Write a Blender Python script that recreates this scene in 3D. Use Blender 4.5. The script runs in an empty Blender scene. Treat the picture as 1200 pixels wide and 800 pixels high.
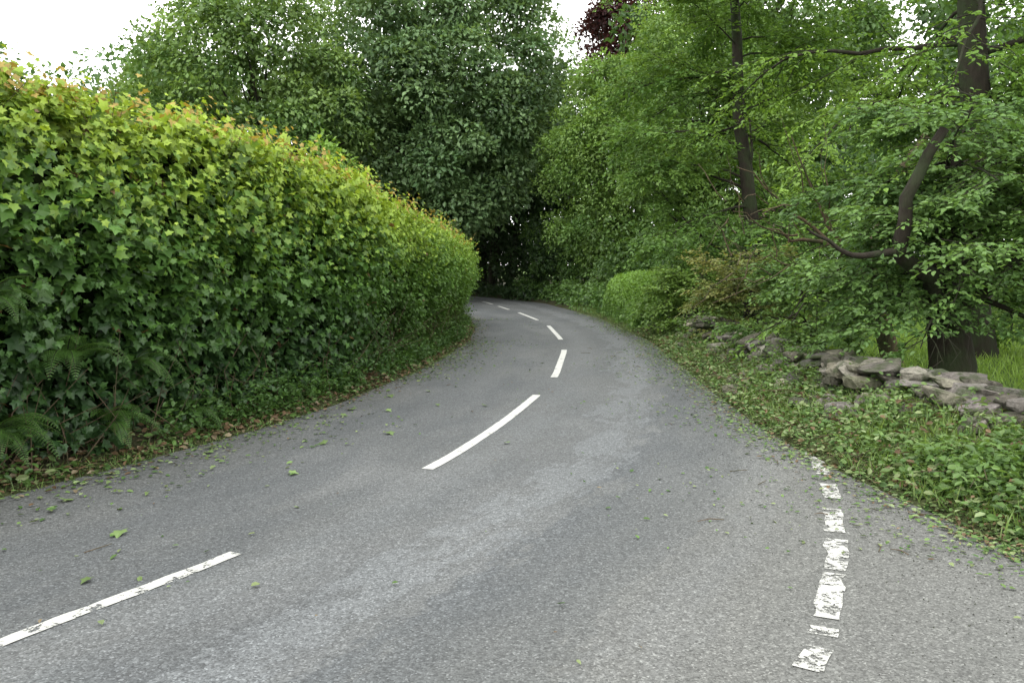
import bpy, math, numpy as np
from math import radians, sin, cos, pi
R0=np.random.default_rng(7)
sc=bpy.context.scene
sc.view_settings.view_transform='Standard'; sc.view_settings.look='None'; sc.view_settings.exposure=0

# ------------------------------------------------------------------ helpers
def interp(tab):
    a=np.array(tab,float); return lambda y: np.interp(y,a[:,0],a[:,1])
def smooth_interp(tab):
    a=np.array(tab,float)
    yy=np.arange(a[0,0],a[-1,0]+.01,.1); xx=np.interp(yy,a[:,0],a[:,1])
    k=np.ones(15)/15.; pad=np.pad(xx,7,mode='reflect',reflect_type='odd'); xs=np.convolve(pad,k,'valid')
    return lambda y: np.interp(y,yy,xs)
C=smooth_interp([(-12,-10.2),(0,-4.05),(3.62,-2.17),(4.73,-1.50),(6.67,-.63),(8.5,-.12),(10.46,.31),(12.1,.61),(16,.99),(18.2,1.05),(22.5,.95),(24.6,.74),(28.6,.2),(30.2,-.09),(32.6,-.49),(36.4,-1.15),(42,-3.0),(50,-7),(60,-14),(70,-22)])
L=smooth_interp([(-12,-12.5),(0,-6.4),(3,-4.85),(5.82,-3.49),(6.8,-3.06),(8.2,-2.46),(10.3,-1.86),(13.3,-1.33),(17.8,-.89),(22,-.95),(26.7,-1.35),(33,-2.4),(40,-4.2),(50,-9),(60,-16),(70,-24)])
Rr=smooth_interp([(-12,2.8),(4.5,2.85),(5.5,2.7),(6.95,2.48),(8.9,2.42),(12.3,2.6),(17.8,2.88),(25.8,2.6),(35.5,1.3),(40,-.4),(50,-5),(60,-12),(70,-20)])
B=interp([(2,5.6),(2.9,4.85),(3.6,4.45),(5,4.25),(8,4.15),(40,4.0)])
Wl=smooth_interp([(5.9,4.55),(6.9,4.15),(8.3,3.8),(10.4,3.65),(12.5,3.75),(16.7,3.85),(22,4.2),(30,4.6)])
def nz(p,f,seed):
    r=np.random.default_rng(seed); p=np.atleast_2d(p); o=0
    for i in range(7):
        k=r.normal(size=3); k/=np.linalg.norm(k)
        o=o+np.sin(p@k*f*r.uniform(.6,1.7)+r.uniform(0,6.28))
    return o/7*1.6
def gh(x,y):
    x=np.asarray(x,float); y=np.asarray(y,float)
    d=np.minimum(x-Rr(y), (y-B(x))*1.0)
    hR=np.interp(d,[-.12,0,.12,1.2,1.9,3.2],[-.03,-.012,.03,.30,.33,.06])
    hR=np.where(d>3.2,.06+np.minimum((d-3.2)*.02,1.5),hR)
    dl=L(y)-x
    hL=np.interp(dl,[-.12,0,.12,.8,2],[-.03,-.012,.03,.14,.2])
    h=np.where(dl>-.1,hL,hR)
    p=np.stack([x,y,x*0],-1)
    h=h+np.where(h>.02,nz(p.reshape(-1,3),2.3,3).reshape(h.shape)*.03,0)
    return h
def unit(v): return v/np.maximum(np.linalg.norm(v,axis=-1,keepdims=True),1e-9)

def make_mesh(name,V,F,mat,col=None,smooth=False,fs=None,uv=None):
    V=np.asarray(V,np.float32); F=np.asarray(F,np.int32)
    me=bpy.data.meshes.new(name); n=F.shape[1]
    me.vertices.add(len(V)); me.vertices.foreach_set('co',V.ravel())
    me.loops.add(F.size); me.loops.foreach_set('vertex_index',F.ravel())
    me.polygons.add(len(F)); me.polygons.foreach_set('loop_start',np.arange(0,F.size,n,dtype=np.int32))
    try: me.polygons.foreach_set('loop_total',np.full(len(F),n,np.int32))
    except Exception: pass
    if col is not None:
        a=me.color_attributes.new('col','FLOAT_COLOR','POINT')
        c=np.ones((len(V),4),np.float32); c[:,:3]=np.clip(col,0.004,1); a.data.foreach_set('color',c.ravel())
    me.update(calc_edges=True)
    me.polygons.foreach_set('use_smooth',np.full(len(F),smooth,bool))
    if uv is not None:
        l=me.uv_layers.new(name='UVMap'); l.data.foreach_set('uv',np.asarray(uv,np.float32)[F.ravel()].ravel())
    me.materials.append(mat)
    ob=bpy.data.objects.new(name,me); sc.collection.objects.link(ob); return ob

T_DIA=(np.array([(0,0,0),(.45,.3,.07),(1,0,-.06),(.45,-.3,.07)]),np.array([(0,2,1),(0,3,2)]))
T_OVAL=(np.array([(0,0,0),(.3,.27,.06),(.7,.23,.03),(1,0,-.1),(.7,-.23,.03),(.3,-.27,.06)]),np.array([(0,2,1),(0,3,2),(0,4,3),(0,5,4)]))
_o=[(0,0),(-.06,.2),(-.02,.46),(.2,.34),(.52,.56),(.58,.26),(1,0),(.58,-.26),(.52,-.56),(.2,-.34),(-.02,-.46),(-.06,-.2)]
_v=[(.3,0,0)]+[(x,y,.16*abs(y)-.22*x*x) for x,y in _o]
T_MAPLE=(np.array(_v),np.array([(0,1+i,1+(i+1)%12) for i in range(12)]))
T_BLADE=(np.array([(0,-.035,0),(0,.035,0),(.55,-.03,.03),(.55,.03,.03),(1,0,.22)]),np.array([(0,1,3),(0,3,2),(2,3,4)]))
class Leaves:
    def __init__(s): s.v=[];s.f=[];s.c=[];s.n=0
    def add(s,P,D,N,S,Cc,T=T_DIA):
        n=len(P)
        if n==0: return
        tv,tf=T; D=unit(D); Z=unit(N-(N*D).sum(1,keepdims=True)*D); Y=np.cross(Z,D)
        S=np.broadcast_to(np.asarray(S,float),(n,))
        V=P[:,None]+S[:,None,None]*(tv[None,:,0:1]*D[:,None]+tv[None,:,1:2]*Y[:,None]+tv[None,:,2:3]*Z[:,None])
        k=len(tv); s.v.append(V.reshape(-1,3)); s.f.append((tf[None]+(np.arange(n)*k)[:,None,None]+s.n).reshape(-1,3))
        s.c.append(np.repeat(np.broadcast_to(Cc,(n,3)),k,0)); s.n+=n*k
    def build(s,name,mat): return make_mesh(name,np.concatenate(s.v),np.concatenate(s.f),mat,np.concatenate(s.c))
class Tubes:
    def __init__(s): s.v=[];s.f=[];s.n=0
    def add(s,pts,rad,sides=5):
        pts=np.asarray(pts,float); m=len(pts)
        T=unit(np.gradient(pts,axis=0)); ref=np.array([.13,.21,1.]) if abs(T[0,2])<.8 else np.array([1.,.17,.1])
        A=unit(np.cross(T,ref)); Bb=np.cross(T,A); ang=np.arange(sides)*2*pi/sides
        rad=np.asarray(rad,float)
        V=pts[:,None]+rad[:,None,None]*(np.cos(ang)[None,:,None]*A[:,None]+np.sin(ang)[None,:,None]*Bb[:,None])
        s.v.append(V.reshape(-1,3)); f=[]
        for i in range(m-1):
            for j in range(sides):
                a=s.n+i*sides+j; b=s.n+i*sides+(j+1)%sides; f.append((a,b,b+sides,a+sides))
        s.f+=f; s.n+=m*sides
    def build(s,name,mat,smooth=True): return make_mesh(name,np.concatenate(s.v),np.array(s.f),mat,smooth=smooth)

# ------------------------------------------------------------------ materials
def newmat(name):
    m=bpy.data.materials.new(name); m.use_nodes=True; nt=m.node_tree; nt.nodes.clear()
    return m,nt,nt.nodes.new('ShaderNodeOutputMaterial')
def N(nt,t,**k):
    n=nt.nodes.new(t)
    for a,b in k.items(): setattr(n,a,b)
    return n
def noise(nt,vec,scale,detail=4,rough=.6):
    n=N(nt,'ShaderNodeTexNoise'); n.inputs['Scale'].default_value=scale; n.inputs['Detail'].default_value=detail; n.inputs['Roughness'].default_value=rough
    if vec is not None: nt.links.new(vec,n.inputs['Vector'])
    return n.outputs['Fac']
def ramp(nt,fac,stops):
    n=N(nt,'ShaderNodeValToRGB'); e=n.color_ramp.elements
    while len(e)<len(stops): e.new(.5)
    for el,(p,c) in zip(e,stops):
        el.position=p; el.color=(c if len(c)==4 else (*c,1)) if hasattr(c,'__len__') else (c,c,c,1)
    nt.links.new(fac,n.inputs[0]); return n.outputs[0]
def mix(nt,fac,a,b,bt='MIX'):
    n=N(nt,'ShaderNodeMix',data_type='RGBA',blend_type=bt)
    ins=[n.inputs[0],n.inputs[6],n.inputs[7]]
    for s,v in zip(ins,(fac,a,b)):
        if hasattr(v,'links'): nt.links.new(v,s)
        elif hasattr(v,'__len__'): s.default_value=(*v,1)
        else: s.default_value=v
    return n.outputs[2]
def math_(nt,op,a,b=None,clamp=False):
    n=N(nt,'ShaderNodeMath',operation=op,use_clamp=clamp)
    for s,v in zip(n.inputs,(a,b)):
        if v is None: continue
        if hasattr(v,'links'): nt.links.new(v,s)
        else: s.default_value=v
    return n.outputs[0]
def principled(nt,out,col,rough=.8,spec=.3,bump=None,bstr=.5,bdist=.01):
    p=N(nt,'ShaderNodeBsdfPrincipled')
    if hasattr(col,'links'): nt.links.new(col,p.inputs['Base Color'])
    else: p.inputs['Base Color'].default_value=(*col,1)
    if hasattr(rough,'links'): nt.links.new(rough,p.inputs['Roughness'])
    else: p.inputs['Roughness'].default_value=rough
    p.inputs['Specular IOR Level'].default_value=spec
    if bump is not None:
        b=N(nt,'ShaderNodeBump'); b.inputs['Strength'].default_value=bstr; b.inputs['Distance'].default_value=bdist
        nt.links.new(bump,b.inputs['Height']); nt.links.new(b.outputs[0],p.inputs['Normal'])
    if out is not None: nt.links.new(p.outputs[0],out.inputs[0])
    return p
def leafmat(name,tr=.3,gl=.035,gain=1.0):
    m,nt,out=newmat(name)
    a=N(nt,'ShaderNodeVertexColor',layer_name='col')
    dc=mix(nt,1.0,a.outputs[0],(gain,gain*.97,gain*1.08),'MULTIPLY')
    p=N(nt,'ShaderNodeBsdfDiffuse'); nt.links.new(dc,p.inputs[0])
    t=N(nt,'ShaderNodeBsdfTranslucent')
    tc=mix(nt,1.0,dc,(1.45,1.35,.7),'MULTIPLY'); nt.links.new(tc,t.inputs[0])
    ms=N(nt,'ShaderNodeMixShader'); ms.inputs[0].default_value=tr
    nt.links.new(p.outputs[0],ms.inputs[1]); nt.links.new(t.outputs[0],ms.inputs[2])
    g=N(nt,'ShaderNodeBsdfGlossy'); g.inputs['Roughness'].default_value=.45
    m2=N(nt,'ShaderNodeMixShader'); m2.inputs[0].default_value=gl
    nt.links.new(ms.outputs[0],m2.inputs[1]); nt.links.new(g.outputs[0],m2.inputs[2]); nt.links.new(m2.outputs[0],out.inputs[0]); return m
M_leaf=leafmat('foliage_leaf',.33,.03,1.3); M_hedge=leafmat('hedge_leaf',.28,.03,1.38); M_litter=leafmat('leaf_litter',.1,.02,1.1)
def mk_bark(name,c1,c2):
    m,nt,out=newmat(name); tc=N(nt,'ShaderNodeTexCoord').outputs['Object']
    mp=N(nt,'ShaderNodeMapping'); mp.inputs['Scale'].default_value=(1,1,.25); nt.links.new(tc,mp.inputs[0])
    f=noise(nt,mp.outputs[0],22,6); g=noise(nt,tc,2.5,3)
    c=mix(nt,f,c1,c2); c=mix(nt,ramp(nt,g,[(.45,0.),(.62,.7)]),c,(.03,.045,.018))
    principled(nt,out,c,.9,.2,f,1,.03); return m
M_bark=mk_bark('bark',(.010,.008,.006),(.045,.037,.028)); M_dead=mk_bark('dead_wood',(.05,.035,.022),(.15,.11,.07))
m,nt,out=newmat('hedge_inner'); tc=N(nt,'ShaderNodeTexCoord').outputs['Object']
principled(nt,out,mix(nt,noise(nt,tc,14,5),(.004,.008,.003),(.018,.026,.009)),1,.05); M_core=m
# asphalt
m,nt,out=newmat('asphalt'); M_asph=m
uv=N(nt,'ShaderNodeUVMap',uv_map='UVMap').outputs[0]
obj=N(nt,'ShaderNodeTexCoord').outputs['Object']
sep=N(nt,'ShaderNodeSeparateXYZ'); nt.links.new(uv,sep.inputs[0]); U=sep.outputs[0]
mp=N(nt,'ShaderNodeMapping'); mp.inputs['Scale'].default_value=(1,.3,1); nt.links.new(uv,mp.inputs[0]); st=mp.outputs[0]
n1=noise(nt,st,1.5,6,.62); n2=noise(nt,st,3.0,7,.72); n3=noise(nt,obj,.5,3); n4=noise(nt,obj,5,7,.78)
base=mix(nt,ramp(nt,n1,[(.38,0.),(.62,1.)]),(.080,.085,.088),(.118,.122,.123))
base=mix(nt,math_(nt,'MULTIPLY',ramp(nt,n3,[(.42,0.),(.6,1.)]),.5),base,(.090,.093,.092))
def band(c,halfw,soft,amt,colr,src,wob):
    global base
    d=math_(nt,'ABSOLUTE',math_(nt,'SUBTRACT',U,c))
    d2=math_(nt,'ADD',d,math_(nt,'MULTIPLY',math_(nt,'SUBTRACT',src,.5),wob))
    d2=math_(nt,'ADD',d2,math_(nt,'MULTIPLY',math_(nt,'SUBTRACT',n4,.5),1.1))
    base=mix(nt,math_(nt,'MULTIPLY',ramp(nt,d2,[(halfw,1.),(halfw+soft,0.)]),amt),base,colr)
band(2.0,.45,.12,.6,(.070,.076,.081),n2,1.9)
band(1.15,.14,.10,.52,(.152,.160,.165),n2,2.4)
band(2.7,.08,.12,.4,(.145,.15,.152),n2,2.2)
band(-1.0,.3,.4,.4,(.080,.086,.091),n1,2.2)
band(.3,.02,.25,.3,(.14,.147,.15),n2,2.4)
ed=math_(nt,'ADD',math_(nt,'ABSOLUTE',U),math_(nt,'MULTIPLY',math_(nt,'SUBTRACT',n2,.5),1.0))
base=mix(nt,math_(nt,'MULTIPLY',ramp(nt,math_(nt,'MULTIPLY',ed,.2),[(.3,0.),(.62,1.)]),.5),base,(.132,.13,.116))
vo=N(nt,'ShaderNodeTexVoronoi'); vo.inputs['Scale'].default_value=115; nt.links.new(obj,vo.inputs['Vector'])
sp=N(nt,'ShaderNodeSeparateColor'); nt.links.new(vo.outputs['Color'],sp.inputs[0])
spk=ramp(nt,sp.outputs[0],[(0.,.55),(.6,.97),(.88,1.12),(1.,1.75)])
base=mix(nt,1.0,base,spk,'MULTIPLY')
fn=noise(nt,obj,30,4,.7); base=mix(nt,1.0,base,ramp(nt,fn,[(.3,.78),(.7,1.22)]),'MULTIPLY')
hgt=math_(nt,'SUBTRACT',math_(nt,'MULTIPLY',fn,.5),vo.outputs['Distance'])
principled(nt,out,base,.85,.25,hgt,.5,.004)
# paint
def paint(name,lo,hi,c1,c2,sc_=8):
    m,nt,out=newmat(name); o=N(nt,'ShaderNodeTexCoord').outputs['Object']
    a=noise(nt,o,sc_,8,.75); b=noise(nt,o,70,3,.7)
    f=math_(nt,'ADD',math_(nt,'MULTIPLY',a,.72),math_(nt,'MULTIPLY',b,.28))
    k=ramp(nt,f,[(lo,0.),(hi,1.)])
    p=principled(nt,None,mix(nt,noise(nt,o,25,4),c1,c2),.75,.3,b,.4,.003)
    t=N(nt,'ShaderNodeBsdfTransparent'); ms=N(nt,'ShaderNodeMixShader')
    nt.links.new(k,ms.inputs[0]); nt.links.new(t.outputs[0],ms.inputs[1]); nt.links.new(p.outputs[0],ms.inputs[2]); nt.links.new(ms.outputs[0],out.inputs[0]); return m
M_paint=paint('road_paint',.38,.44,(.36,.36,.34),(.52,.52,.49)); M_mid=paint('road_paint_scuffed',.43,.48,(.33,.33,.31),(.5,.5,.47),10)
M_worn=paint('road_paint_worn',.455,.51,(.30,.30,.28),(.48,.48,.45),12)
# ground
m,nt,out=newmat('grass_ground'); M_ground=m; o=N(nt,'ShaderNodeTexCoord').outputs['Object']
a=noise(nt,o,1.3,5); b=noise(nt,o,30,5)
g=mix(nt,ramp(nt,b,[(.35,0.),(.65,1.)]),(.05,.09,.02),(.12,.19,.04))
vc=N(nt,'ShaderNodeVertexColor',layer_name='col')
sx=N(nt,'ShaderNodeSeparateColor'); nt.links.new(vc.outputs[0],sx.inputs[0])
soil_shade_col=mix(nt,b,(.02,.018,.011),(.065,.06,.035))
g=mix(nt,sx.outputs[0],g,soil_shade_col)
principled(nt,out,g,.95,.1,b,1,.03)
# stone
m,nt,out=newmat('wall_stone'); M_stone=m; o=N(nt,'ShaderNodeTexCoord').outputs['Object']
a=noise(nt,o,3.4,5); b=noise(nt,o,22,7,.78); vc=N(nt,'ShaderNodeVertexColor',layer_name='col')
c=mix(nt,1.0,vc.outputs[0],ramp(nt,b,[(.3,.3),(.7,1.6)]),'MULTIPLY')
c=mix(nt,ramp(nt,a,[(.48,0.),(.6,.8)]),c,(.045,.065,.022))
principled(nt,out,c,.92,.2,b,1,.05)

# ------------------------------------------------------------------ ground sheet
xs=np.unique(np.concatenate([np.linspace(-400,-30,20),np.arange(-30,-9,1.),np.arange(-9,7,.14),np.arange(7,30,.8),np.linspace(30,400,20)]))
ys=np.unique(np.concatenate([np.linspace(-300,-12,14),np.arange(-12,2,.8),np.arange(2,26,.16),np.arange(26,70,.6),np.linspace(70,500,24)]))
X,Y=np.meshgrid(xs,ys); Z=gh(X,Y)
Z=np.where(Y>69.5,np.where((X-C(Y)<0)&(X-C(Y)>-6),Z,np.abs(Z)),Z)
nx,ny=len(xs),len(ys)
V=np.stack([X,Y,Z],-1).reshape(-1,3); i,j=np.meshgrid(np.arange(nx-1),np.arange(ny-1)); a=(j*nx+i).ravel()
F=np.stack([a,a+1,a+nx+1,a+nx],-1)
dR=np.minimum(X-Rr(Y),Y-B(X)); dL=L(Y)-X
soil_shade=np.where(dL>-.1,np.interp(dL,[0,.25,.6,2.5,4],[.8,.85,1,1,0]),np.interp(dR,[0,.3,.8,1.6],[.85,.6,.5,0.0]))
soil_shade=np.where((Y>27)&(Y<75)&(np.abs(X)<40),np.maximum(soil_shade,np.clip((Y-27)/5,0,1)*.95),soil_shade)  # far leaf-litter soil, also darkening the ground to paint in canopy shade
col=np.stack([soil_shade]*3,-1).reshape(-1,3)
make_mesh('ground',V,F,M_ground,col,True)

# ------------------------------------------------------------------ road
rows=np.unique(np.concatenate([np.arange(-12,3.9,.3),np.arange(3.9,5.6,.05),np.arange(5.6,30,.25),np.arange(30,69.9,.5)]))
xr=Rr(rows)
sxr=np.interp(-rows,[-5.6,-4.85,-4.45,-4.25,-4.15,-4.0],[2.0,2.9,3.6,5,8,40]); xr=np.where(rows<5.6,np.maximum(xr,sxr),xr)
xr=xr+nz(np.stack([rows,rows*0,rows*0],-1),3,5)*.03; xl=L(rows)+nz(np.stack([rows,rows*0,rows*0],-1),3,6)*.04
K=40; tt=np.linspace(0,1,K)
X=xl[:,None]+(xr-xl)[:,None]*tt[None]; Y=np.repeat(rows[:,None],K,1)
V=np.stack([X,Y,X*0],-1).reshape(-1,3); s=np.concatenate([[0],np.cumsum(np.hypot(np.diff(C(rows)),np.diff(rows)))])
uvs=np.stack([X-C(Y),np.repeat(s[:,None],K,1)],-1).reshape(-1,2)
i,j=np.meshgrid(np.arange(K-1),np.arange(len(rows)-1)); a=(j*K+i).ravel()
make_mesh('road',V,np.stack([a,a+1,a+K+1,a+K],-1),M_asph,uv=uvs)
def strip(y0,y1,fx,w,z=.005,jit=.0,seed=0):
    r=np.random.default_rng(seed); n=max(4,int((y1-y0)/.04)); yy=np.linspace(y0,y1,n); xx=fx(yy); sl=np.gradient(xx,yy); nn=np.sqrt(1+sl**2)
    nxx,nyy=1/nn,-sl/nn; k=np.array([.25,.5,.25]); wl=w/2+np.convolve(r.normal(0,jit,n+2),k,'valid'); wr=w/2+np.convolve(r.normal(0,jit,n+2),k,'valid')
    V=np.concatenate([np.stack([xx-nxx*wl,yy-nyy*wl,xx*0+z],-1),np.stack([xx+nxx*wr,yy+nyy*wr,xx*0+z],-1)])
    F=[(k,n+k,n+k+1,k+1) for k in range(n-1)]; return V,F
def strips(name,lst,fx,w,mat,jit):
    Vs=[];Fs=[];o=0
    for q,(a,b) in enumerate(lst):
        V,F=strip(a,b,fx,w,jit=jit,seed=q); Vs.append(V); Fs+= [tuple(t+o for t in f) for f in F]; o+=len(V)
    return make_mesh(name,np.concatenate(Vs),np.array(Fs),mat)
emp=bpy.data.objects.new('centre_line_marking',None); sc.collection.objects.link(emp)
a=strips('dashes_near',[(1.2,4.73)],C,.085,M_mid,.005); a.parent=emp
b=strips('dashes',[(6.67,10.46),(12.1,16),(18.2,22.3),(24.6,28.4),(30.3,32.8),(34.3,36.8),(38.6,41)],C,.10,M_paint,.002); b.parent=emp
E=interp([(1,-.1),(3.38,1.17),(3.54,1.28),(4.2,1.57),(4.7,1.79),(5.33,2.01),(6.04,2.26),(6.96,2.5),(8,2.62)])
strips('edge_line_marking',[(3.37,3.56),(3.68,3.76),(3.86,4.42),(4.47,4.97),(5.1,5.58),(5.84,6.22),(6.5,7.3)],E,.115,M_worn,.010)

# ------------------------------------------------------------------ hedge
Hh=interp([(-4,3.1),(5,2.93),(8.4,2.84),(10.5,2.72),(13.5,2.44),(18,2.12),(26,1.95)])
prof=interp([(0,-.18),(.12,-.2),(.3,-.04),(.55,.16),(.75,.18),(.88,.06),(.95,-.07),(1,-.25)])
def hframe(y):
    e=.05; m=(L(y+e)-L(y-e))/(2*e); n=np.sqrt(1+m*m); return np.stack([1/n,-m/n,0*m],-1)
def hpoint(y,t,off):
    n=hframe(y); z=t*Hh(y)+.08
    b=np.stack([L(y)-.3,y,z],-1)
    lump=nz(b,1.5,11)*.11+nz(b,4.6,12)*.10
    return b+n*(prof(t)+lump+off)[:,None],n
yy=np.arange(1.,25.1,.2); tp=[0,.15,.3,.45,.6,.75,.88,.97]
ring=[]
for t in tp: ring.append(hpoint(yy,np.full(len(yy),t),np.full(len(yy),-.42))[0])
topz=np.stack([0*yy,0*yy,Hh(yy)-.2],-1)
for w in (.7,1.3,1.7):
    n=hframe(yy); q=np.stack([L(yy)-.3,yy,0*yy],-1)-n*w+topz; ring.append(q)
n=hframe(yy); ring.append(np.stack([L(yy)-.3,yy,0*yy],-1)-n*1.9)
G=np.stack(ring,1); m1,m2=G.shape[:2]; i,j=np.meshgrid(np.arange(m2-1),np.arange(m1-1)); a=(j*m2+i).ravel()
Fc=np.stack([a,a+1,a+m2+1,a+m2],-1)
hed=bpy.data.objects.new('hedge',None); sc.collection.objects.link(hed)
core=make_mesh('shade_core',G.reshape(-1,3),Fc,M_core); core.parent=hed  # solid dark shell standing in for the hedge's shaded depth, no modelled twigs
V=G[-1]; cc=make_mesh('shade_core_end',V,np.array([list(range(m2))]),M_core); cc.parent=hed
LV=Leaves(); TW=Tubes(); r=R0
def shootleaves(P0,Dr,Ln,nl,S,out,colf,T,seed,droop=.5):
    r=np.random.default_rng(seed); n=len(P0)
    t=np.tile(np.linspace(.08,1,nl),(n,1))+r.uniform(-.04,.04,(n,nl))
    P=P0[:,None]+Dr[:,None]*(Ln[:,None]*t)[...,None]+r.normal(0,.016,(n,nl,3))
    rnd=r.normal(size=(n,nl,3)); side=unit(np.cross(np.repeat(Dr[:,None],nl,1),rnd))
    D=side*.9+np.repeat(out[:,None],nl,1)*.35+Dr[:,None]*.3; D[...,2]-=droop
    Nn=np.repeat(out[:,None],nl,1)*.55+r.normal(0,.48,(n,nl,3)); Nn[...,2]+=.75
    Sz=np.repeat(S[:,None],nl,1)*(1.15-.6*np.clip(t,0,1))*r.uniform(.7,1.15,(n,nl))
    Cc=colf(P.reshape(-1,3),t.reshape(-1),np.repeat(np.arange(n),nl),r)
    LV.add(P.reshape(-1,3),D.reshape(-1,3),Nn.reshape(-1,3),Sz.ravel(),Cc,T)
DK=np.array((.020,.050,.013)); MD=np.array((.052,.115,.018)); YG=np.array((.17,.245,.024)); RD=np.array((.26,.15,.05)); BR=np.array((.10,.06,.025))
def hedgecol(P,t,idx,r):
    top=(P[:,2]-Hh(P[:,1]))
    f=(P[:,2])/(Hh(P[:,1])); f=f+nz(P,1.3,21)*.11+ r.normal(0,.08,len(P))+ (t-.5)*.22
    k=np.interp(f,[.25,.54,.78,1.0],[0,.6,1.25,2.0])[:,None]  # yellow-green new growth on top; lower greens also darkened to paint in shade
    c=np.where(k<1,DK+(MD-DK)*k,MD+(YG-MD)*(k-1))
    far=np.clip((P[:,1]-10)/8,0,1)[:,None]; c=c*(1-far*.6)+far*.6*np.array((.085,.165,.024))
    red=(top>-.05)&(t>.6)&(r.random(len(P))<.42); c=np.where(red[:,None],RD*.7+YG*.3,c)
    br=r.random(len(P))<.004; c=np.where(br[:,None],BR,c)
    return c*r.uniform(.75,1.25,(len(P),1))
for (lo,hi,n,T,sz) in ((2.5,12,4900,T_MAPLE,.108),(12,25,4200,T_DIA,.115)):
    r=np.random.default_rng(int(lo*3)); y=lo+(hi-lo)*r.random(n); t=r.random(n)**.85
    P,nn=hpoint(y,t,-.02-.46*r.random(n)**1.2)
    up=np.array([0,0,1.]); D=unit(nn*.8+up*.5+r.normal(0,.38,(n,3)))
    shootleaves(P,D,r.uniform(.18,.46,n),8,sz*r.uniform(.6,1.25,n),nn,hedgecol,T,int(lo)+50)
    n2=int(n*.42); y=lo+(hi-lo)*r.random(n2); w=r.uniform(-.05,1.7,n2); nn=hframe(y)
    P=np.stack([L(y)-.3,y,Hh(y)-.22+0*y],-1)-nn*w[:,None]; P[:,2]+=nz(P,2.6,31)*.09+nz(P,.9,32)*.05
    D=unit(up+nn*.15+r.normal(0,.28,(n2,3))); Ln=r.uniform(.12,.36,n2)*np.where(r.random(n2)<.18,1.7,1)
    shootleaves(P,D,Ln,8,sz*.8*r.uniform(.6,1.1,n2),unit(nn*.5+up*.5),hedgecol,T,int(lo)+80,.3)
    for q in range(0,n2,2): TW.add([P[q],P[q]+D[q]*Ln[q]],[.004,.002],3)
for q in range(260):
    y0=R0.uniform(3,22); P,nn=hpoint(np.array([y0]),np.array([0.0]),np.array([R0.uniform(-.2,.15)])); P=P[0]; nn=nn[0]
    P[2]=gh(P[0],P[1])-.02; h=R0.uniform(.3,1.1); a=P+np.array([R0.normal(0,.15),R0.normal(0,.18),h*.5])+nn*.05; b=P+np.array([R0.normal(0,.25),R0.normal(0,.4),h])+nn*.12
    TW.add([P,a,b],[.006,.004,.002],4)
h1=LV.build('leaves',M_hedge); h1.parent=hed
h2=TW.build('stems',M_dead); h2.parent=hed

# ------------------------------------------------------------------ ferns
def fern(base,nf,ln,seed,lean):
    r=np.random.default_rng(seed); lv=Leaves(); tb=Tubes()
    for k in range(nf):
        az=lean+r.normal(0,.75); el=r.uniform(.5,1.2); l=ln*r.uniform(.7,1.15); d=np.array([cos(az)*cos(el),sin(az)*cos(el),sin(el)])
        pts=[np.array(base,float)]; n=26
        for i in range(n):
            d=unit(d+np.array([0,0,-.085])); pts.append(pts[-1]+d*l/n)
        pts=np.array(pts); tb.add(pts[::2],np.linspace(.005,.0015,len(pts[::2])),3)
        T=unit(np.gradient(pts,axis=0)); S=unit(np.cross(T,np.array([0,0,1.]))); Up=np.cross(S,T)
        t=np.linspace(0,1,n+1); w=.24*l*np.interp(t,[0,.12,.3,1],[0,.5,1,.04])
        for sg in (-1,1):
            for sub in range(9):
                f=(sub+.5)/9
                bp=pts+sg*S*(w*f)[:,None]+T*(w*f*.35)[:,None]-Up*(w*f*f*.25)[:,None]
                m=t>.1
                for s2 in (-1,1):
                    D=T*s2+sg*S*.5
                    cl=np.array((.055,.12,.022))*r.uniform(.6,1.2)
                    lv.add(bp[m],D[m],Up[m]+r.normal(0,.15,(m.sum(),3)),(np.maximum(w*.18*(1-f*.6),.006))[m],cl,T_DIA)
    e=bpy.data.objects.new('fern',None); sc.collection.objects.link(e)
    o=lv.build('fronds',M_leaf); o.parent=e; o=tb.build('stalks',M_bark); o.parent=e
def hp(y,t,off): 
    P,_=hpoint(np.array([y]),np.array([t]),np.array([off])); return P[0]
for k,(y,t,off,nf,ln) in enumerate([(5.9,.42,.1,6,.6),(6.6,.26,.1,6,.6),(6.1,.1,.1,8,.65),(7.0,.07,.1,7,.55),(7.9,.05,.1,6,.45),(5.5,.2,.1,8,.7),(9.4,.05,.1,5,.4),(7.2,.24,.12,5,.5),(11,.04,.1,5,.35)]):
    fern(hp(y,t,off),nf,ln,200+k,-.45)

# ------------------------------------------------------------------ trees
def wob(p0,p1,n,amp,r):
    p0=np.array(p0,float); p1=np.array(p1,float); t=np.linspace(0,1,n)[:,None]; p=p0+(p1-p0)*t
    w=np.cumsum(r.normal(0,amp,(n,3)),0); w-=t*w[-1]; return p+w
def puffs_leaves(lv,cen,pr,nleaf,ls,cA,cB,r,T=T_DIA,flat=.7,pv=.25,jn=.27):
    for c,R_ in zip(cen,pr):
        m=nleaf; v=unit(r.normal(size=(m,3))+np.array([0,-.12,.5]))
        rad=R_*(.55+.45*r.random(m)**.5)*(1+.22*np.sin(v[:,0]*5+c[0]*3)*np.sin(v[:,2]*4+c[1]*5))
        P=c+v*rad[:,None]*np.array([1,1,flat])
        Nn=v*.65+np.array([0,0,.7])+r.normal(0,jn,(m,3))
        D=v*.7+r.normal(0,.6,(m,3)); D[:,2]-=.4
        k=r.random()
        cc=(cA+(cB-cA)*np.clip(k+r.normal(0,.2,(m,1)),0,1))*r.uniform(1-pv,1+pv*.6)*r.uniform(.82,1.18,(m,1))
        lv.add(P,D,Nn,ls*r.uniform(.6,1.3,m),cc,T)
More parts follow.
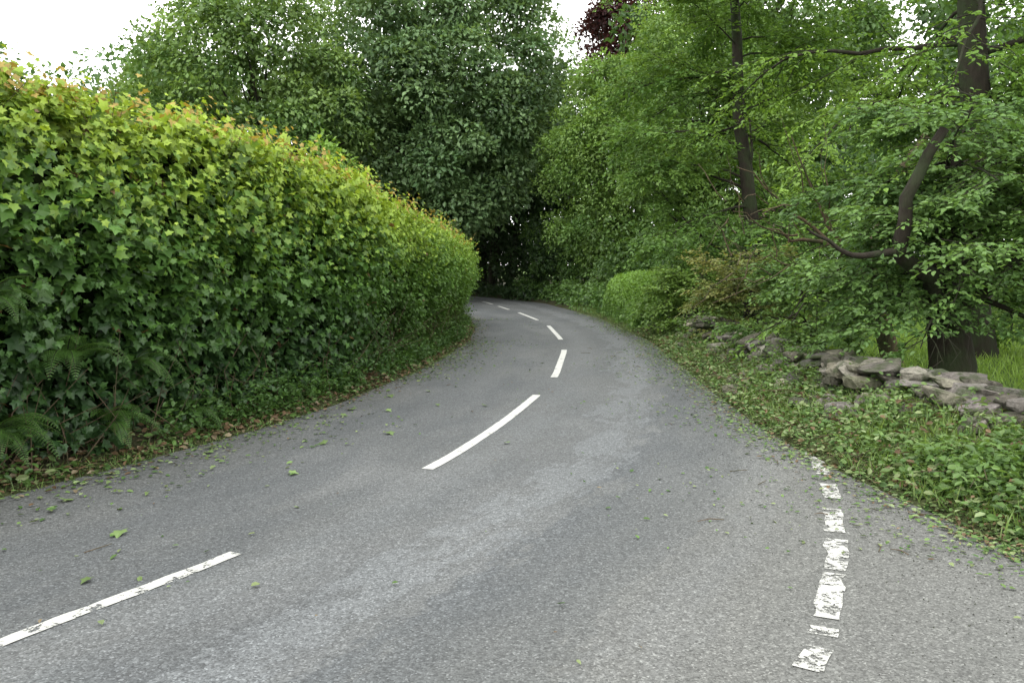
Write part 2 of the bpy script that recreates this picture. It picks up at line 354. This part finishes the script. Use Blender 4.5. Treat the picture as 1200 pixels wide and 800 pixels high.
def puff_tree(name,base,cc,rad,npf,prr,nleaf,ls,cA,cB,seed,trunk_r=.3,zmin=None,lump=.16,inner=.25,yskip=.5,flat=.7):
    r=np.random.default_rng(seed); cc=np.array(cc,float); rad=np.array(rad,float); cA=np.array(cA);cB=np.array(cB)
    v=unit(r.normal(size=(npf*3,3)))
    v=v[(v[:,1]<yskip)][:npf]
    f=np.where(r.random(len(v))<inner,r.uniform(.35,.8,len(v)),r.uniform(.85,1.0,len(v)))
    lumpf=1+nz(v,2.6,seed+1)*lump
    cen=cc+v*(f*lumpf)[:,None]*rad
    if zmin is not None: cen=cen[cen[:,2]>zmin]
    pr=r.uniform(*prr,len(cen))
    e=bpy.data.objects.new(name,None); sc.collection.objects.link(e)
    lv=Leaves(); puffs_leaves(lv,cen,pr,nleaf,ls,cA,cB,r,flat=flat)
    o=lv.build('crown_leaves',M_leaf); o.parent=e
    tb=Tubes(); top=cc+np.array([0,0,rad[2]*.6]); tr=wob((base[0],base[1],base[2]-.1),top,12,.12,r)
    tb.add(tr,np.linspace(trunk_r,trunk_r*.2,12)*np.concatenate([[1.35],np.ones(11)]),10)
    for q in r.choice(len(cen),min(40,len(cen)),replace=False):
        a=tr[int(r.uniform(3,10))]; 
        if cen[q][2]<a[2]-.5: a=tr[3]
        p=wob(a,cen[q],6,.12,r); tb.add(p,np.linspace(trunk_r*.3,.02,6),5)
    o=tb.build('trunk_and_limbs',M_bark); o.parent=e
    return e
SY_A=(.060,.115,.042); SY_B=(.125,.20,.075)
puff_tree('sycamore_tree',(-6.2,38,0),(-3.6,38,9.6),(5.6,5.4,7.0),290,(.8,1.6),330,.23,SY_A,SY_B,1,.4,zmin=3.0,flat=.6)
puff_tree('sycamore_tree',(-9.5,33,0),(-10.0,33,6.8),(4.2,4,6.2),200,(.7,1.3),250,.21,(.062,.12,.032),(.125,.20,.048),2,.35,zmin=2.2)
puff_tree('broadleaf_tree',(-14.6,37,0),(-14.6,37,6.0),(3.6,3.6,5.2),150,(.6,1.1),200,.2,(.06,.115,.028),(.11,.18,.042),3,.3,zmin=2.)
puff_tree('young_tree',(-3.9,17.5,0),(-3.8,17.5,2.5),(.7,.9,1.7),36,(.25,.42),90,.11,(.08,.16,.022),(.14,.25,.035),4,.05,zmin=.8)
puff_tree('ash_tree',(5.0,34.5,0),(4.7,34.5,5.2),(3.3,3,5.0),230,(.45,.95),270,.14,(.08,.155,.03),(.145,.235,.05),5,.22,zmin=.2)
puff_tree('ash_tree',(6.6,28,0),(6.6,28,5.6),(2.7,2.6,5.2),200,(.4,.85),270,.13,(.066,.135,.026),(.125,.205,.042),6,.2,zmin=.3)
puff_tree('copper_beech_tree',(8.3,62,0),(8.2,62,18.6),(2.8,2.6,4.8),60,(.8,1.3),150,.35,(.03,.012,.012),(.06,.02,.018),7,.4)
puff_tree('broadleaf_tree',(9.5,32,0),(9.5,32,9.5),(4,4,7.5),200,(.6,1.2),200,.2,(.045,.095,.022),(.085,.15,.034),8,.35,zmin=1.)

r=np.random.default_rng(40); lv=Leaves(); tb=Tubes()
def mass(xa,xb,ya,yb,zt,n,pr,nl,ls,cA,cB,z0=.1):
    x=r.uniform(xa,xb,n); y=r.uniform(ya,yb,n); z=r.uniform(z0,1,n)**.9*zt(x,y)
    ok=~((x>L(np.clip(y,0,69))-.3)&(x<Rr(np.clip(y,0,69))+.3)&(z<4.2)&(y<69)); x,y,z=x[ok],y[ok],z[ok]
    puffs_leaves(lv,np.stack([x,y,z],-1),r.uniform(*pr,len(x)),nl,ls,np.array(cA),np.array(cB),r)
mass(-30,-2,46,60,lambda x,y:13.5+nz(np.stack([x,y,0*x],-1),.5,3)*2,230,(.9,1.7),110,.42,(.03,.07,.02),(.065,.125,.035))
mass(-9,8,47,58,lambda x,y:12+nz(np.stack([x,y,0*x],-1),.5,3)*1.5,380,(.8,1.6),120,.38,(.02,.05,.014),(.05,.10,.028))
mass(6,34,36,52,lambda x,y:15+0*x,360,(.9,1.7),110,.4,(.03,.065,.018),(.065,.125,.032))
mass(9,34,26,34,lambda x,y:6+0*x,200,(.7,1.3),110,.3,(.022,.055,.014),(.05,.10,.024))
mass(-10,3,40,56,lambda x,y:9+0*x,200,(1.0,1.8),110,.36,(.02,.05,.014),(.045,.09,.026),.5)
for q in range(60):
    x=r.uniform(-14,20); y=r.uniform(43,58)
    if L(y)-.8<x<Rr(y)+.5: continue
    tb.add(wob((x,y,-.1),(x+r.normal(0,.8),y,10),8,.1,r),np.linspace(r.uniform(.12,.3),.06,8),7)
tb.add(wob((-1.6,45.2,-.1),(-1.5,45.2,8),8,.06,r),np.linspace(.22,.12,8),8)
tb.add(wob((-.9,44.5,-.1),(-.6,44.5,8),8,.06,r),np.linspace(.14,.1,8),8)
e=bpy.data.objects.new('distant_woodland',None); sc.collection.objects.link(e)
o=lv.build('woodland_leaves',M_leaf); o.parent=e; o=tb.build('woodland_trunks',M_bark); o.parent=e
lv=Leaves()
def under(pts,pr,nl,ls,cA,cB): puffs_leaves(lv,np.array(pts),r.uniform(*pr,len(pts)),nl,ls,np.array(cA),np.array(cB),r,jn=.4)
pts=[]
for y in np.arange(26,40,.6):
    for q in range(4):
        pts.append((Rr(y)+.7+r.uniform(0,2.5),y,r.uniform(.1,3.2)))
        if y>28: pts.append((L(y)-1.0-r.uniform(0,3),y,r.uniform(.2,2.6)))
    for q in range(2): pts.append((Rr(y)+.55+r.uniform(0,.3),y+r.uniform(0,.6),r.uniform(.05,.5)))
under(pts,(.4,.75),110,.14,(.035,.08,.018),(.08,.15,.032))
pts=[]
for y in np.arange(37,64,.45):
    yc=min(y,66)
    for q in range(6): pts.append((Rr(yc)+.55+r.uniform(0,4),y,r.uniform(.1,3.6)))
    for q in range(2): pts.append((L(yc)-.8-r.uniform(0,3),y,r.uniform(.1,2.6)))
    pts.append((Rr(yc)+.35+r.uniform(0,.3),y,.15))
under(pts,(.4,.8),100,.19,(.014,.032,.010),(.034,.068,.02))  # leaf colours kept very dark to paint in the gloom under the canopy
pts=[(r.uniform(4.4,8),r.uniform(19,26),r.uniform(.2,2.4)) for q in range(120)]
under(pts,(.4,.8),150,.11,(.04,.09,.018),(.085,.16,.032))
pts=[(r.uniform(8,24),r.uniform(21,28),r.uniform(.2,4.5)) for q in range(170)]
under(pts,(.6,1.0),130,.16,(.022,.055,.013),(.05,.105,.024))
lv.build('understorey_shrubs',M_leaf)

# clipped bush
r=np.random.default_rng(60); lv=Leaves()
n=30000; y=r.uniform(20.3,25.6,n)
def bushx(y): return Rr(y)+.15
th=r.uniform(-.15,pi*.75,n); 
hy=np.interp(y,[20.3,20.9,22,25,25.6],[.6,.95,1.3,1.32,.85]); wx=.95
ex=np.sign(np.cos(th))*np.abs(np.cos(th))**.5; ez=np.sign(np.sin(th))*np.abs(np.sin(th))**.5
dep=r.uniform(.8,1.02,n)
P=np.stack([bushx(y)+wx-ex*wx*dep,y,.05+np.maximum(ez,0.02)*hy*dep+(ez<0)*r.uniform(0,.3,n)],-1); P+=nz(P,3,9)[:,None]*.06
Nn=np.stack([-ex,0*ex-.2,ez+.5],-1)+r.normal(0,.45,(n,3)); D=r.normal(0,1,(n,3))
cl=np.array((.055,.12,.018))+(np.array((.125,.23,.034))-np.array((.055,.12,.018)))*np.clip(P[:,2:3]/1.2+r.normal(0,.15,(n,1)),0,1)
lv.add(P,D,Nn,r.uniform(.05,.085,n),cl*r.uniform(.7,1.2,(n,1)),T_DIA); 
n=5000; ang=r.uniform(0,pi,n); q=np.sqrt(r.random(n)); P=np.stack([bushx(20.4)+.95+np.cos(ang)*q*.9,20.35+r.uniform(-.1,.3,n),np.sin(ang)*q*.8],-1)
lv.add(P,r.normal(0,1,(n,3)),np.array([0,-1,.6])+r.normal(0,.4,(n,3)),r.uniform(.05,.085,n),np.array((.055,.12,.018))*r.uniform(.6,1.3,(n,1)),T_DIA)
lv.build('clipped_bush',M_leaf)

def spray_tree(name,base,top,r0,nl,tmin,Llim,elev,droop,nsec,nter,lf,ls,cA,cB,seed,azs=(0,2*pi),T=T_OVAL,nleaf=15,tl=.55,s0=.22,taper=.35,bark=None,lr=.24,gap=None,extra=None):
    r=np.random.default_rng(seed); cA=np.array(cA);cB=np.array(cB); tb=Tubes()
    tr=wob(base,top,14,.05,r)
    m=len(tr); rr=np.linspace(r0,r0*.3,m); rr[0]*=1.4
    tb.add(tr,rr,12)
    if extra is not None:
        for pp,r1,r2 in extra: 
            pp=np.array(pp,float); k=np.linspace(0,len(pp)-1,12); pi_=np.stack([np.interp(k,np.arange(len(pp)),pp[:,c]) for c in range(3)],-1)+np.random.default_rng(3).normal(0,.02,(12,3)); tb.add(pi_,np.linspace(r1,r2,12),9)
    tw0=[];twd=[];twl=[];twc=[]
    for i in range(nl):
        t=tmin+(1-tmin)*((i+r.random())/nl); fi=t*(m-1); a=int(min(fi,m-2)); p=tr[a]+(tr[a+1]-tr[a])*(fi-a)
        az=r.uniform(*azs)
        if gap is not None:
            while gap[0]<az<gap[1]: az=r.uniform(*azs)
        el=r.uniform(*elev); d=np.array([cos(az)*cos(el),sin(az)*cos(el),sin(el)])
        l=Llim*r.uniform(.6,1.1)*(1-taper*t); pts=[p.copy()]; ns=10
        for s in range(ns):
            d=unit(d+r.normal(0,.15,3)+np.array([0,0,-droop/ns])); pts.append(pts[-1]+d*l/ns)
        pts=np.array(pts); rb=r0*(lr-lr*.5*t)*l/Llim; tb.add(pts,np.linspace(rb,.006,len(pts)),6)
        lc=r.random()
        for j in range(nsec):
            s=s0+(1-s0)*(j+r.random())/nsec; fi=s*ns; a=int(min(fi,ns-1)); q=pts[a]+(pts[a+1]-pts[a])*(fi-a)
            dd=unit(pts[a+1]-pts[a]); sd=unit(np.cross(dd,[0,0,1.])); sg=1 if (j%2) else -1
            an=r.uniform(.4,1.1); d2=unit(dd*cos(an)+sd*sg*sin(an)+np.array([0,0,r.normal(.05,.22)]))
            l2=l*.42*(1-.5*s)*r.uniform(.6,1.2)+.15; ps=[q]; 
            for z in range(5):
                d2=unit(d2+r.normal(0,.12,3)+np.array([0,0,-droop*.12])); ps.append(ps[-1]+d2*l2/5)
            ps=np.array(ps); tb.add(ps,np.linspace(max(rb*.3*(1-.5*s),.006),.003,6),4)
            for k in range(nter):
                u=(k+r.random())/nter; fi=u*5; a2=int(min(fi,4)); q2=ps[a2]+(ps[a2+1]-ps[a2])*(fi-a2)
                dd2=unit(ps[a2+1]-ps[a2]); sd2=unit(np.cross(dd2,[0,0,1.])); an=r.uniform(.3,1.2)*(1 if k%2 else -1)
                d3=unit(dd2*cos(an)+sd2*sin(an)+np.array([0,0,r.normal(0,.18)-.05]))
                l3=tl*r.uniform(.5,1.1); tw0.append(q2);twd.append(d3);twl.append(l3);twc.append(lc)
                if k%2: tb.add([q2,q2+d3*l3*.9],[.004,.002],3)
    P0=np.array(tw0);Dr=np.array(twd);Ln=np.array(twl);lc=np.array(twc); n=len(P0)
    t=np.tile(np.linspace(.08,1,nleaf),(n,1))
    P=P0[:,None]+Dr[:,None]*(Ln[:,None]*t)[...,None]+r.normal(0,.012,(n,nleaf,3)); P[...,2]-=(t**2*Ln[:,None]*.18)
    sd=unit(np.cross(Dr,[0,0,1.]))[:,None]*np.where(np.arange(nleaf)%2==0,1,-1)[None,:,None]
    D=Dr[:,None]*.6+sd*.8+r.normal(0,.25,(n,nleaf,3)); D[...,2]-=.2
    Nn=r.normal(0,.38,(n,nleaf,3)); Nn[...,2]+=1; Nn[...,1]-=.2
    k=np.clip(lc[:,None]*.6+r.random((n,nleaf))*.4+ r.normal(0,.1,(n,1)),0,1)[...,None]
    cc=(cA+(cB-cA)*k)*r.uniform(.8,1.2,(n,nleaf,1))
    keep=(r.random((n,nleaf))<lf)&(P[...,2]>.25)
    if name=='hawthorn_tree': keep&=(P[...,2]>.85)|(P[...,0]<4.2)
    lv=Leaves(); lv.add(P[keep],D[keep],Nn[keep],ls*r.uniform(.65,1.2,keep.sum()),cc[keep],T)
    e=bpy.data.objects.new(name,None); sc.collection.objects.link(e)
    o=lv.build('leaves',M_leaf); o.parent=e; o=tb.build('trunk_and_branches',bark or M_bark); o.parent=e
# near low spreading tree behind the wall, forking low with one leaning limb
spray_tree('hawthorn_tree',(5.15,10.0,-.1),(5.5,10.5,3.3),.29,36,.38,2.9,(-.05,.4),.38,12,8,.88,.074,(.05,.105,.028),(.11,.195,.046),71,azs=(pi*.75,pi*2.0),nleaf=13,tl=.4,s0=.2,taper=.45,lr=.22,
  extra=[([(5.15,10.0,.9),(4.7,9.6,1.45),(4.1,9.1,1.75),(4.15,8.95,2.3),(4.5,8.9,3.0)],.12,.05),([(4.15,9.1,1.75),(3.5,8.9,1.7),(3.0,8.7,1.95)],.045,.01),([(5.15,10.0,1.0),(5.8,9.7,1.7),(6.3,9.4,2.9)],.11,.05)])
spray_tree('beech_tree',(7.6,14.0,-.1),(8.0,14.4,13),.31,36,.2,5.2,(-.1,.5),.6,12,8,.93,.088,(.066,.14,.022),(.14,.235,.036),72,azs=(pi*.55,pi*2.0),gap=(pi*1.28,pi*1.38),nleaf=14,tl=.6,s0=.2,lr=.26)
spray_tree('beech_tree',(5.6,19.5,-.1),(4.9,19.3,11),.2,44,.1,3.7,(.0,.8),.5,12,9,.93,.11,(.05,.11,.02),(.11,.19,.034),73,nleaf=14,tl=.6,T=T_DIA,lr=.3)
spray_tree('elm_tree',(10.2,13,-.1),(10.7,13,10),.24,34,.12,4.2,(-.1,.6),.6,12,8,.93,.09,(.052,.112,.02),(.108,.19,.034),74,azs=(pi*.6,pi*1.8),nleaf=14,s0=.15,lr=.3)
spray_tree('hawthorn_bush',(4.3,15.0,0),(4.2,15,1.6),.05,18,.1,1.3,(.1,1.1),.3,9,6,.85,.07,(.065,.12,.026),(.16,.165,.045),75,nleaf=11,tl=.35)
spray_tree('hawthorn_bush',(4.5,12.8,0),(4.4,12.8,1.5),.05,18,.1,1.2,(.1,1.1),.3,9,6,.9,.07,(.055,.115,.026),(.12,.20,.044),79,nleaf=11,tl=.35)
spray_tree('hawthorn_bush',(3.95,17.8,0),(3.8,17.6,1.2),.05,18,.1,1.1,(.1,1.1),.3,9,6,.95,.08,(.06,.12,.022),(.115,.19,.035),76,nleaf=11,tl=.35,T=T_DIA)
tb=Tubes(); r=np.random.default_rng(5)
tb.add(wob((5.0,12.0,1.6),(5.9,12.1,3.5),10,.06,r),np.linspace(.11,.06,10),9)
tb.add(wob((5.0,12.0,1.6),(3.4,11.6,2.1),8,.06,r),np.linspace(.05,.008,8),6)
tb.add(wob((4.4,11.9,1.85),(3.0,11.4,2.9),8,.06,r),np.linspace(.03,.006,8),5)
tb.add(wob((4.6,11.8,1.8),(3.7,11.3,3.3),8,.06,r),np.linspace(.03,.006,8),5)
tb.add(wob((3.9,11.7,2.0),(2.9,11.2,2.3),8,.05,r),np.linspace(.018,.005,8),5)
tb.add(wob((5.6,12.3,-.1),(5.0,12.0,1.6),5,.03,r),np.linspace(.15,.11,5),9)
for q in range(34):
    p=np.array([r.uniform(2.9,4.4),r.uniform(10.6,12.0),r.uniform(1.4,2.6)]); tb.add(wob(p,p+np.array([r.normal(-.4,.3),r.normal(-.2,.2),r.normal(.25,.4)]),5,.05,r),np.linspace(.010,.003,5),4)
tb.build('broken_limb',M_dead)

# ------------------------------------------------------------------ dry stone wall
r=np.random.default_rng(90)
import bmesh
bm=bmesh.new(); bmesh.ops.create_icosphere(bm,subdivisions=3,radius=1); bv=np.array([v.co[:] for v in bm.verts]); bf=np.array([[v.index for v in f.verts] for f in bm.faces]); bm.free()
Vs=[];Fs=[];Cs=[];o=0
def stone(c,size,az,tilt):
    global o
    v=np.sign(bv)*np.abs(bv)**.42; q=bv+r.uniform(-9,9,3)
    v=v*(1+nz(q,2.0,int(r.integers(1e6)))[:,None]*.18+nz(q,9,int(r.integers(1e6)))[:,None]*.03)
    for _ in range(9):
        pn=unit(r.normal(size=3)); dd=v@pn; lim=r.uniform(.7,1.0); v=v-np.maximum(dd-lim,0)[:,None]*pn
    v=v*np.array(size)/1.75
    ca,sa=cos(az),sin(az); ct,st=cos(tilt),sin(tilt)
    Rz=np.array([[ca,-sa,0],[sa,ca,0],[0,0,1]]); Rx=np.array([[1,0,0],[0,ct,-st],[0,st,ct]])
    v=v@(Rz@Rx).T+np.array(c); Vs.append(v); Fs.append(bf+o); o+=len(v)
    g=r.uniform(.09,.28); Cs.append(np.tile(np.array((g,g*r.uniform(.88,.96),g*r.uniform(.68,.84))),(len(v),1)))
for layer in range(5):
    y=5.75
    while y<19.5:
        ln=r.uniform(.12,.38); m=(Wl(y+.1)-Wl(y-.1))/.2; y+=ln/ math.sqrt(1+m*m)*.95
        hmax=.27+.16*nz(np.array([[y,0,0]]),1.9,8)[0]
        zz=.0+layer*.068
        if zz>hmax or r.random()<.1: continue
        x=Wl(y)+r.normal(0,.08)
        for side in (-.14,.13):
            stone((x+side+r.normal(0,.04),y-ln/2,.3+zz-.03+r.normal(0,.025)),(ln*1.05,r.uniform(.16,.34),r.uniform(.05,.13)),pi/2-math.atan(m)+r.normal(0,.45),r.normal(0,.3))
for layer in range(4):
    for x in np.arange(4.5,9,.28):
        stone((x+r.normal(0,.06),5.75+r.normal(0,.08)-.02*(x-4.5),.28+layer*.07),(r.uniform(.2,.4),.3,r.uniform(.06,.11)),r.normal(0,.25),r.normal(0,.2))
for q in range(170):
    y=5.8+r.random()*12; x=Wl(y)-r.normal(.3,.2); sz=r.uniform(.06,.26)
    stone((x,y,gh(x,y)+sz*.12),(sz*1.3,sz,sz*.5),r.uniform(0,3),r.normal(0,.45))
make_mesh('dry_stone_wall',np.concatenate(Vs),np.concatenate(Fs),M_stone,np.concatenate(Cs))

# ------------------------------------------------------------------ verge vegetation
r=np.random.default_rng(120)
lv=Leaves()
def blades(x,y,h,ca,cb):
    n=len(x); P=np.stack([x,y,gh(x,y)-.01],-1); D=r.normal(0,.42,(n,3)); D[:,2]=1; Nn=r.normal(0,1,(n,3)); Nn[:,2]*=.1
    lv.add(P,D,Nn,h*r.uniform(.5,1.2,n),(np.array(ca)+(np.array(cb)-np.array(ca))*r.random((n,1)))*r.uniform(.8,1.2,(n,1)),T_BLADE)
GA=(.06,.11,.024);GB=(.14,.21,.05)
n=30000; y=4.3+r.random(n)**1.3*26; d=r.random(n)**.8*1.5+.05; x=Rr(y)+d
k=(y>B(x)+.05)&(nz(np.stack([x,y,0*x],-1),2.5,77)>-.45); blades(x[k],y[k],.09+.09*r.random(k.sum()),GA,GB)
n=3500; y=2+r.random(n)*24; x=L(y)-r.random(n)**1.2*.35+.03; k=nz(np.stack([x,y,0*x],-1),2.2,5)>.1; blades(x[k],y[k],.09+0*x[k],GA,GB)
n=42000; y=6+r.random(n)*16; x=Wl(np.clip(y,5.9,30))+.4+r.random(n)**1.2*10; blades(x,y,.15+0*x,(.12,.21,.03),(.21,.33,.06))
n=5000; x=r.uniform(3.2,9,n); y=B(x)+r.random(n)*1.4+.05; blades(x,y,.12+0*x,GA,GB)
lv.build('verge_grass',M_leaf)
lv=Leaves()
def weeds(x,y,h,ls,ca,cb,nl=12,T=T_OVAL,z0=0):
    n=len(x); P0=np.stack([x,y,gh(x,y)+z0],-1)
    D=r.normal(0,.45,(n,3)); D[:,2]=1; D=unit(D)
    t=r.random((n,nl)); P=P0[:,None]+D[:,None]*(t*h[:,None])[...,None]+r.normal(0,.03,(n,nl,3)); P[...,2]=np.maximum(P[...,2],P0[:,None,2]+.01)
    az=r.uniform(0,2*pi,(n,nl)); Dl=np.stack([np.cos(az),np.sin(az),r.normal(-.15,.35,(n,nl))],-1); Nn=r.normal(0,.42,(n,nl,3)); Nn[...,2]+=1
    k=np.clip(r.random((n,1))*.6+r.random((n,nl))*.4,0,1)[...,None]; cc=(np.array(ca)+(np.array(cb)-np.array(ca))*k)*r.uniform(.75,1.2,(n,nl,1))
    lv.add(P.reshape(-1,3),Dl.reshape(-1,3),Nn.reshape(-1,3),(ls*r.uniform(.5,1.25,(n,nl))).ravel(),cc.reshape(-1,3),T)
n=3000; y=4.4+r.random(n)**1.4*16; d=.2+r.random(n)**.7*1.4; x=Rr(y)+d; k=(y>B(x)+.12)&(x<Wl(np.clip(y,5.9,30))+.1)&(nz(np.stack([x,y,0*x],-1),3,78)>-.4)
x,y,d=x[k],y[k],d[k]; weeds(x,y,.05+.22*r.random(len(x))*np.clip(d,.2,1),.055,(.045,.095,.02),(.125,.20,.052))
n=1500; x=r.uniform(2.9,7,n); y=B(x)+.12+r.random(n)*1.4; weeds(x,y,r.uniform(.06,.3,n),.065,(.035,.08,.016),(.11,.19,.044))
n=1100; y=5.8+r.random(n)*14; x=Wl(y)-.08+r.normal(0,.26,n); k=nz(np.stack([x,y,0*x],-1),2.4,15)>-.02; x,y=x[k],y[k]; weeds(x,y,r.uniform(.12,.48,len(x)),.055,(.045,.09,.02),(.11,.19,.046),14)
n=1700; y=2.5+r.random(n)*20; x=L(y)-.12-r.random(n)*.4; k=nz(np.stack([x,y,0*x],-1),1.7,6)>-.3; x,y=x[k],y[k]; weeds(x,y,r.uniform(.08,.55,len(x)),.06,(.024,.06,.014),(.07,.14,.028))
lv.build('verge_weeds',M_leaf)
lv=Leaves()
def litter(x,y,ls,cols,zz=0.,tilt=.22):
    n=len(x); P=np.stack([x,y,np.maximum(gh(x,y),0)+.008+zz*r.random(n)+r.random(n)*.012],-1); az=r.uniform(0,2*pi,n)
    D=np.stack([np.cos(az),np.sin(az),r.normal(0,tilt*.6,n)],-1); Nn=r.normal(0,tilt,(n,3)); Nn[:,2]+=1
    cols=np.array(cols); cc=cols[r.integers(len(cols),size=n)]*r.uniform(.7,1.25,(n,1))
    lv.add(P,D,Nn,ls*r.uniform(.35,1.4,n),cc,T_OVAL)
GC=[(.07,.13,.03),(.10,.165,.045),(.05,.10,.025),(.14,.18,.07)]; BC=[(.13,.09,.045),(.09,.06,.03),(.17,.14,.08)]
PC=[(.16,.21,.09),(.13,.19,.06)]
n=13000; y=4.3+r.random(n)**1.2*24; x=Rr(y)-np.abs(r.normal(0,.28,n))+.15+r.random(n)*.3; k=(y>B(x)-.4); litter(x[k],y[k],.038,GC+PC+BC[:1])
n=4200; y=3+r.random(n)*22; x=Rr(y)-r.exponential(.55,n); k=nz(np.stack([x,y,0*x],-1),1.9,66)>0; litter(x[k],y[k],.034,GC)
n=7500; y=3+r.random(n)*24; x=L(y)+r.exponential(.15,n)-.3; litter(x,y,.045,GC+BC)
n=3600; y=3+r.random(n)*22; x=L(y)+r.exponential(.42,n); k=nz(np.stack([x,y,0*x],-1),1.9,67)>0; litter(x[k],y[k],.042,GC+PC)
n=90; y=3+r.random(n)*15; x=r.uniform(-2.5,2.5,n); litter(x,y,.028,GC+BC)
n=15000; y=4.8+r.random(n)*15; x=Rr(y)+r.random(n)*1.5; k=y>B(x); litter(x[k],y[k],.055,GC+PC+GC+BC[:2],.12,.5)
n=3500; x=r.uniform(2.6,8,n); y=B(x)-np.abs(r.normal(0,.22,n))+.12; litter(x,y,.04,GC+PC+BC)
n=5000; y=3+r.random(n)*18; x=L(y)-r.random(n)*.7; litter(x,y,.065,BC+BC+GC,.05,.5)
n=26; y=3.2+r.random(n)*9; x=L(y)+.2+r.exponential(.5,n); az=r.uniform(0,6.28,n)
lv.add(np.stack([x,y,0*x+.018],-1),np.stack([np.cos(az),np.sin(az),0*az],-1),np.array([0,0,1.])+r.normal(0,.15,(n,3)),r.uniform(.06,.11,n),np.array((.12,.18,.06))*r.uniform(.7,1.2,(n,1)),T_MAPLE)
lv.build('fallen_leaves',M_litter)
tb=Tubes()
for q in range(70):
    y=r.uniform(4,18); x=Rr(y)-r.exponential(.6) if r.random()<.6 else L(y)+r.exponential(.5); a=r.uniform(0,pi); l=r.uniform(.05,.18)
    tb.add([(x,y,.008),(x+cos(a)*l*.5,y+sin(a)*l*.5,.014),(x+cos(a+.2)*l,y+sin(a+.2)*l,.008)],[.003,.003,.002],4)
for q in range(160):
    y=r.uniform(5.3,14); x=Rr(y)+r.uniform(.1,1.3); a=r.uniform(0,2*pi); l=r.uniform(.15,.5); z=gh(x,y)
    tb.add([(x,y,z+.04),(x+cos(a)*l*.5,y+sin(a)*l*.5,z+.12),(x+cos(a+.3)*l,y+sin(a+.3)*l,z+.1)],[.004,.003,.002],4)
tb.build('fallen_twigs',M_dead)
r=np.random.default_rng(300); n=5000; y=2.8+r.random(n)**1.2*8; x=np.where(r.random(n)<.75,Rr(y)-.15+r.normal(0,.35,n),r.uniform(1.2,4,n)); 
k=(np.minimum(x-Rr(y),y-B(x))<.1); x,y=x[k],y[k]; n=len(x); ov=np.array([(1,0,0),(-.5,.87,0),(-.5,-.87,0),(0,0,.9)]); of=np.array([(0,1,3),(1,2,3),(2,0,3)])
s=r.uniform(.002,.006,n); V=np.stack([x,y,0*x+.001],-1)[:,None]+ov[None]*s[:,None,None]*r.uniform(.7,1.3,(n,4,1)); g=r.uniform(.06,.22,n)
make_mesh('loose_grit',V.reshape(-1,3),(of[None]+(np.arange(n)*4)[:,None,None]).reshape(-1,3),M_stone,np.repeat(np.stack([g,g*.97,g*.9],-1),4,0))

# ------------------------------------------------------------------ light, sky, camera
w=bpy.data.worlds.new('World'); sc.world=w; w.use_nodes=True; nt=w.node_tree; nt.nodes.clear()
sun_el,sun_az=radians(58),radians(215)
sky=nt.nodes.new('ShaderNodeTexSky'); sky.sky_type='NISHITA'; sky.sun_disc=False; sky.sun_elevation=sun_el; sky.sun_rotation=sun_az; sky.air_density=1; sky.dust_density=3
mx=nt.nodes.new('ShaderNodeMix'); mx.data_type='RGBA'; mx.inputs[0].default_value=.88; mx.inputs[7].default_value=(25.3,25.5,25,1)
nt.links.new(sky.outputs[0],mx.inputs[6]); bg=nt.nodes.new('ShaderNodeBackground'); bg.inputs[1].default_value=.15
nt.links.new(mx.outputs[2],bg.inputs[0]); wo=nt.nodes.new('ShaderNodeOutputWorld'); nt.links.new(bg.outputs[0],wo.inputs[0])
sl=bpy.data.lights.new('sun','SUN'); sl.energy=.8; sl.angle=radians(30); sl.color=(1,.97,.92); so=bpy.data.objects.new('sun',sl); sc.collection.objects.link(so)
from mathutils import Vector
sd=Vector((sin(sun_az)*cos(sun_el),cos(sun_az)*cos(sun_el),sin(sun_el))); so.rotation_euler=sd.to_track_quat('Z','Y').to_euler()
cam=bpy.data.cameras.new('camera'); cam.lens=30; cam.sensor_width=36; cam.shift_y=-.075; cam.clip_end=2000; cam.clip_start=.05
co=bpy.data.objects.new('camera',cam); sc.collection.objects.link(co); co.location=(0,0,1.6); co.rotation_euler=(radians(90),0,0); sc.camera=co
print('faces',sum(len(m.polygons) for m in bpy.data.meshes))
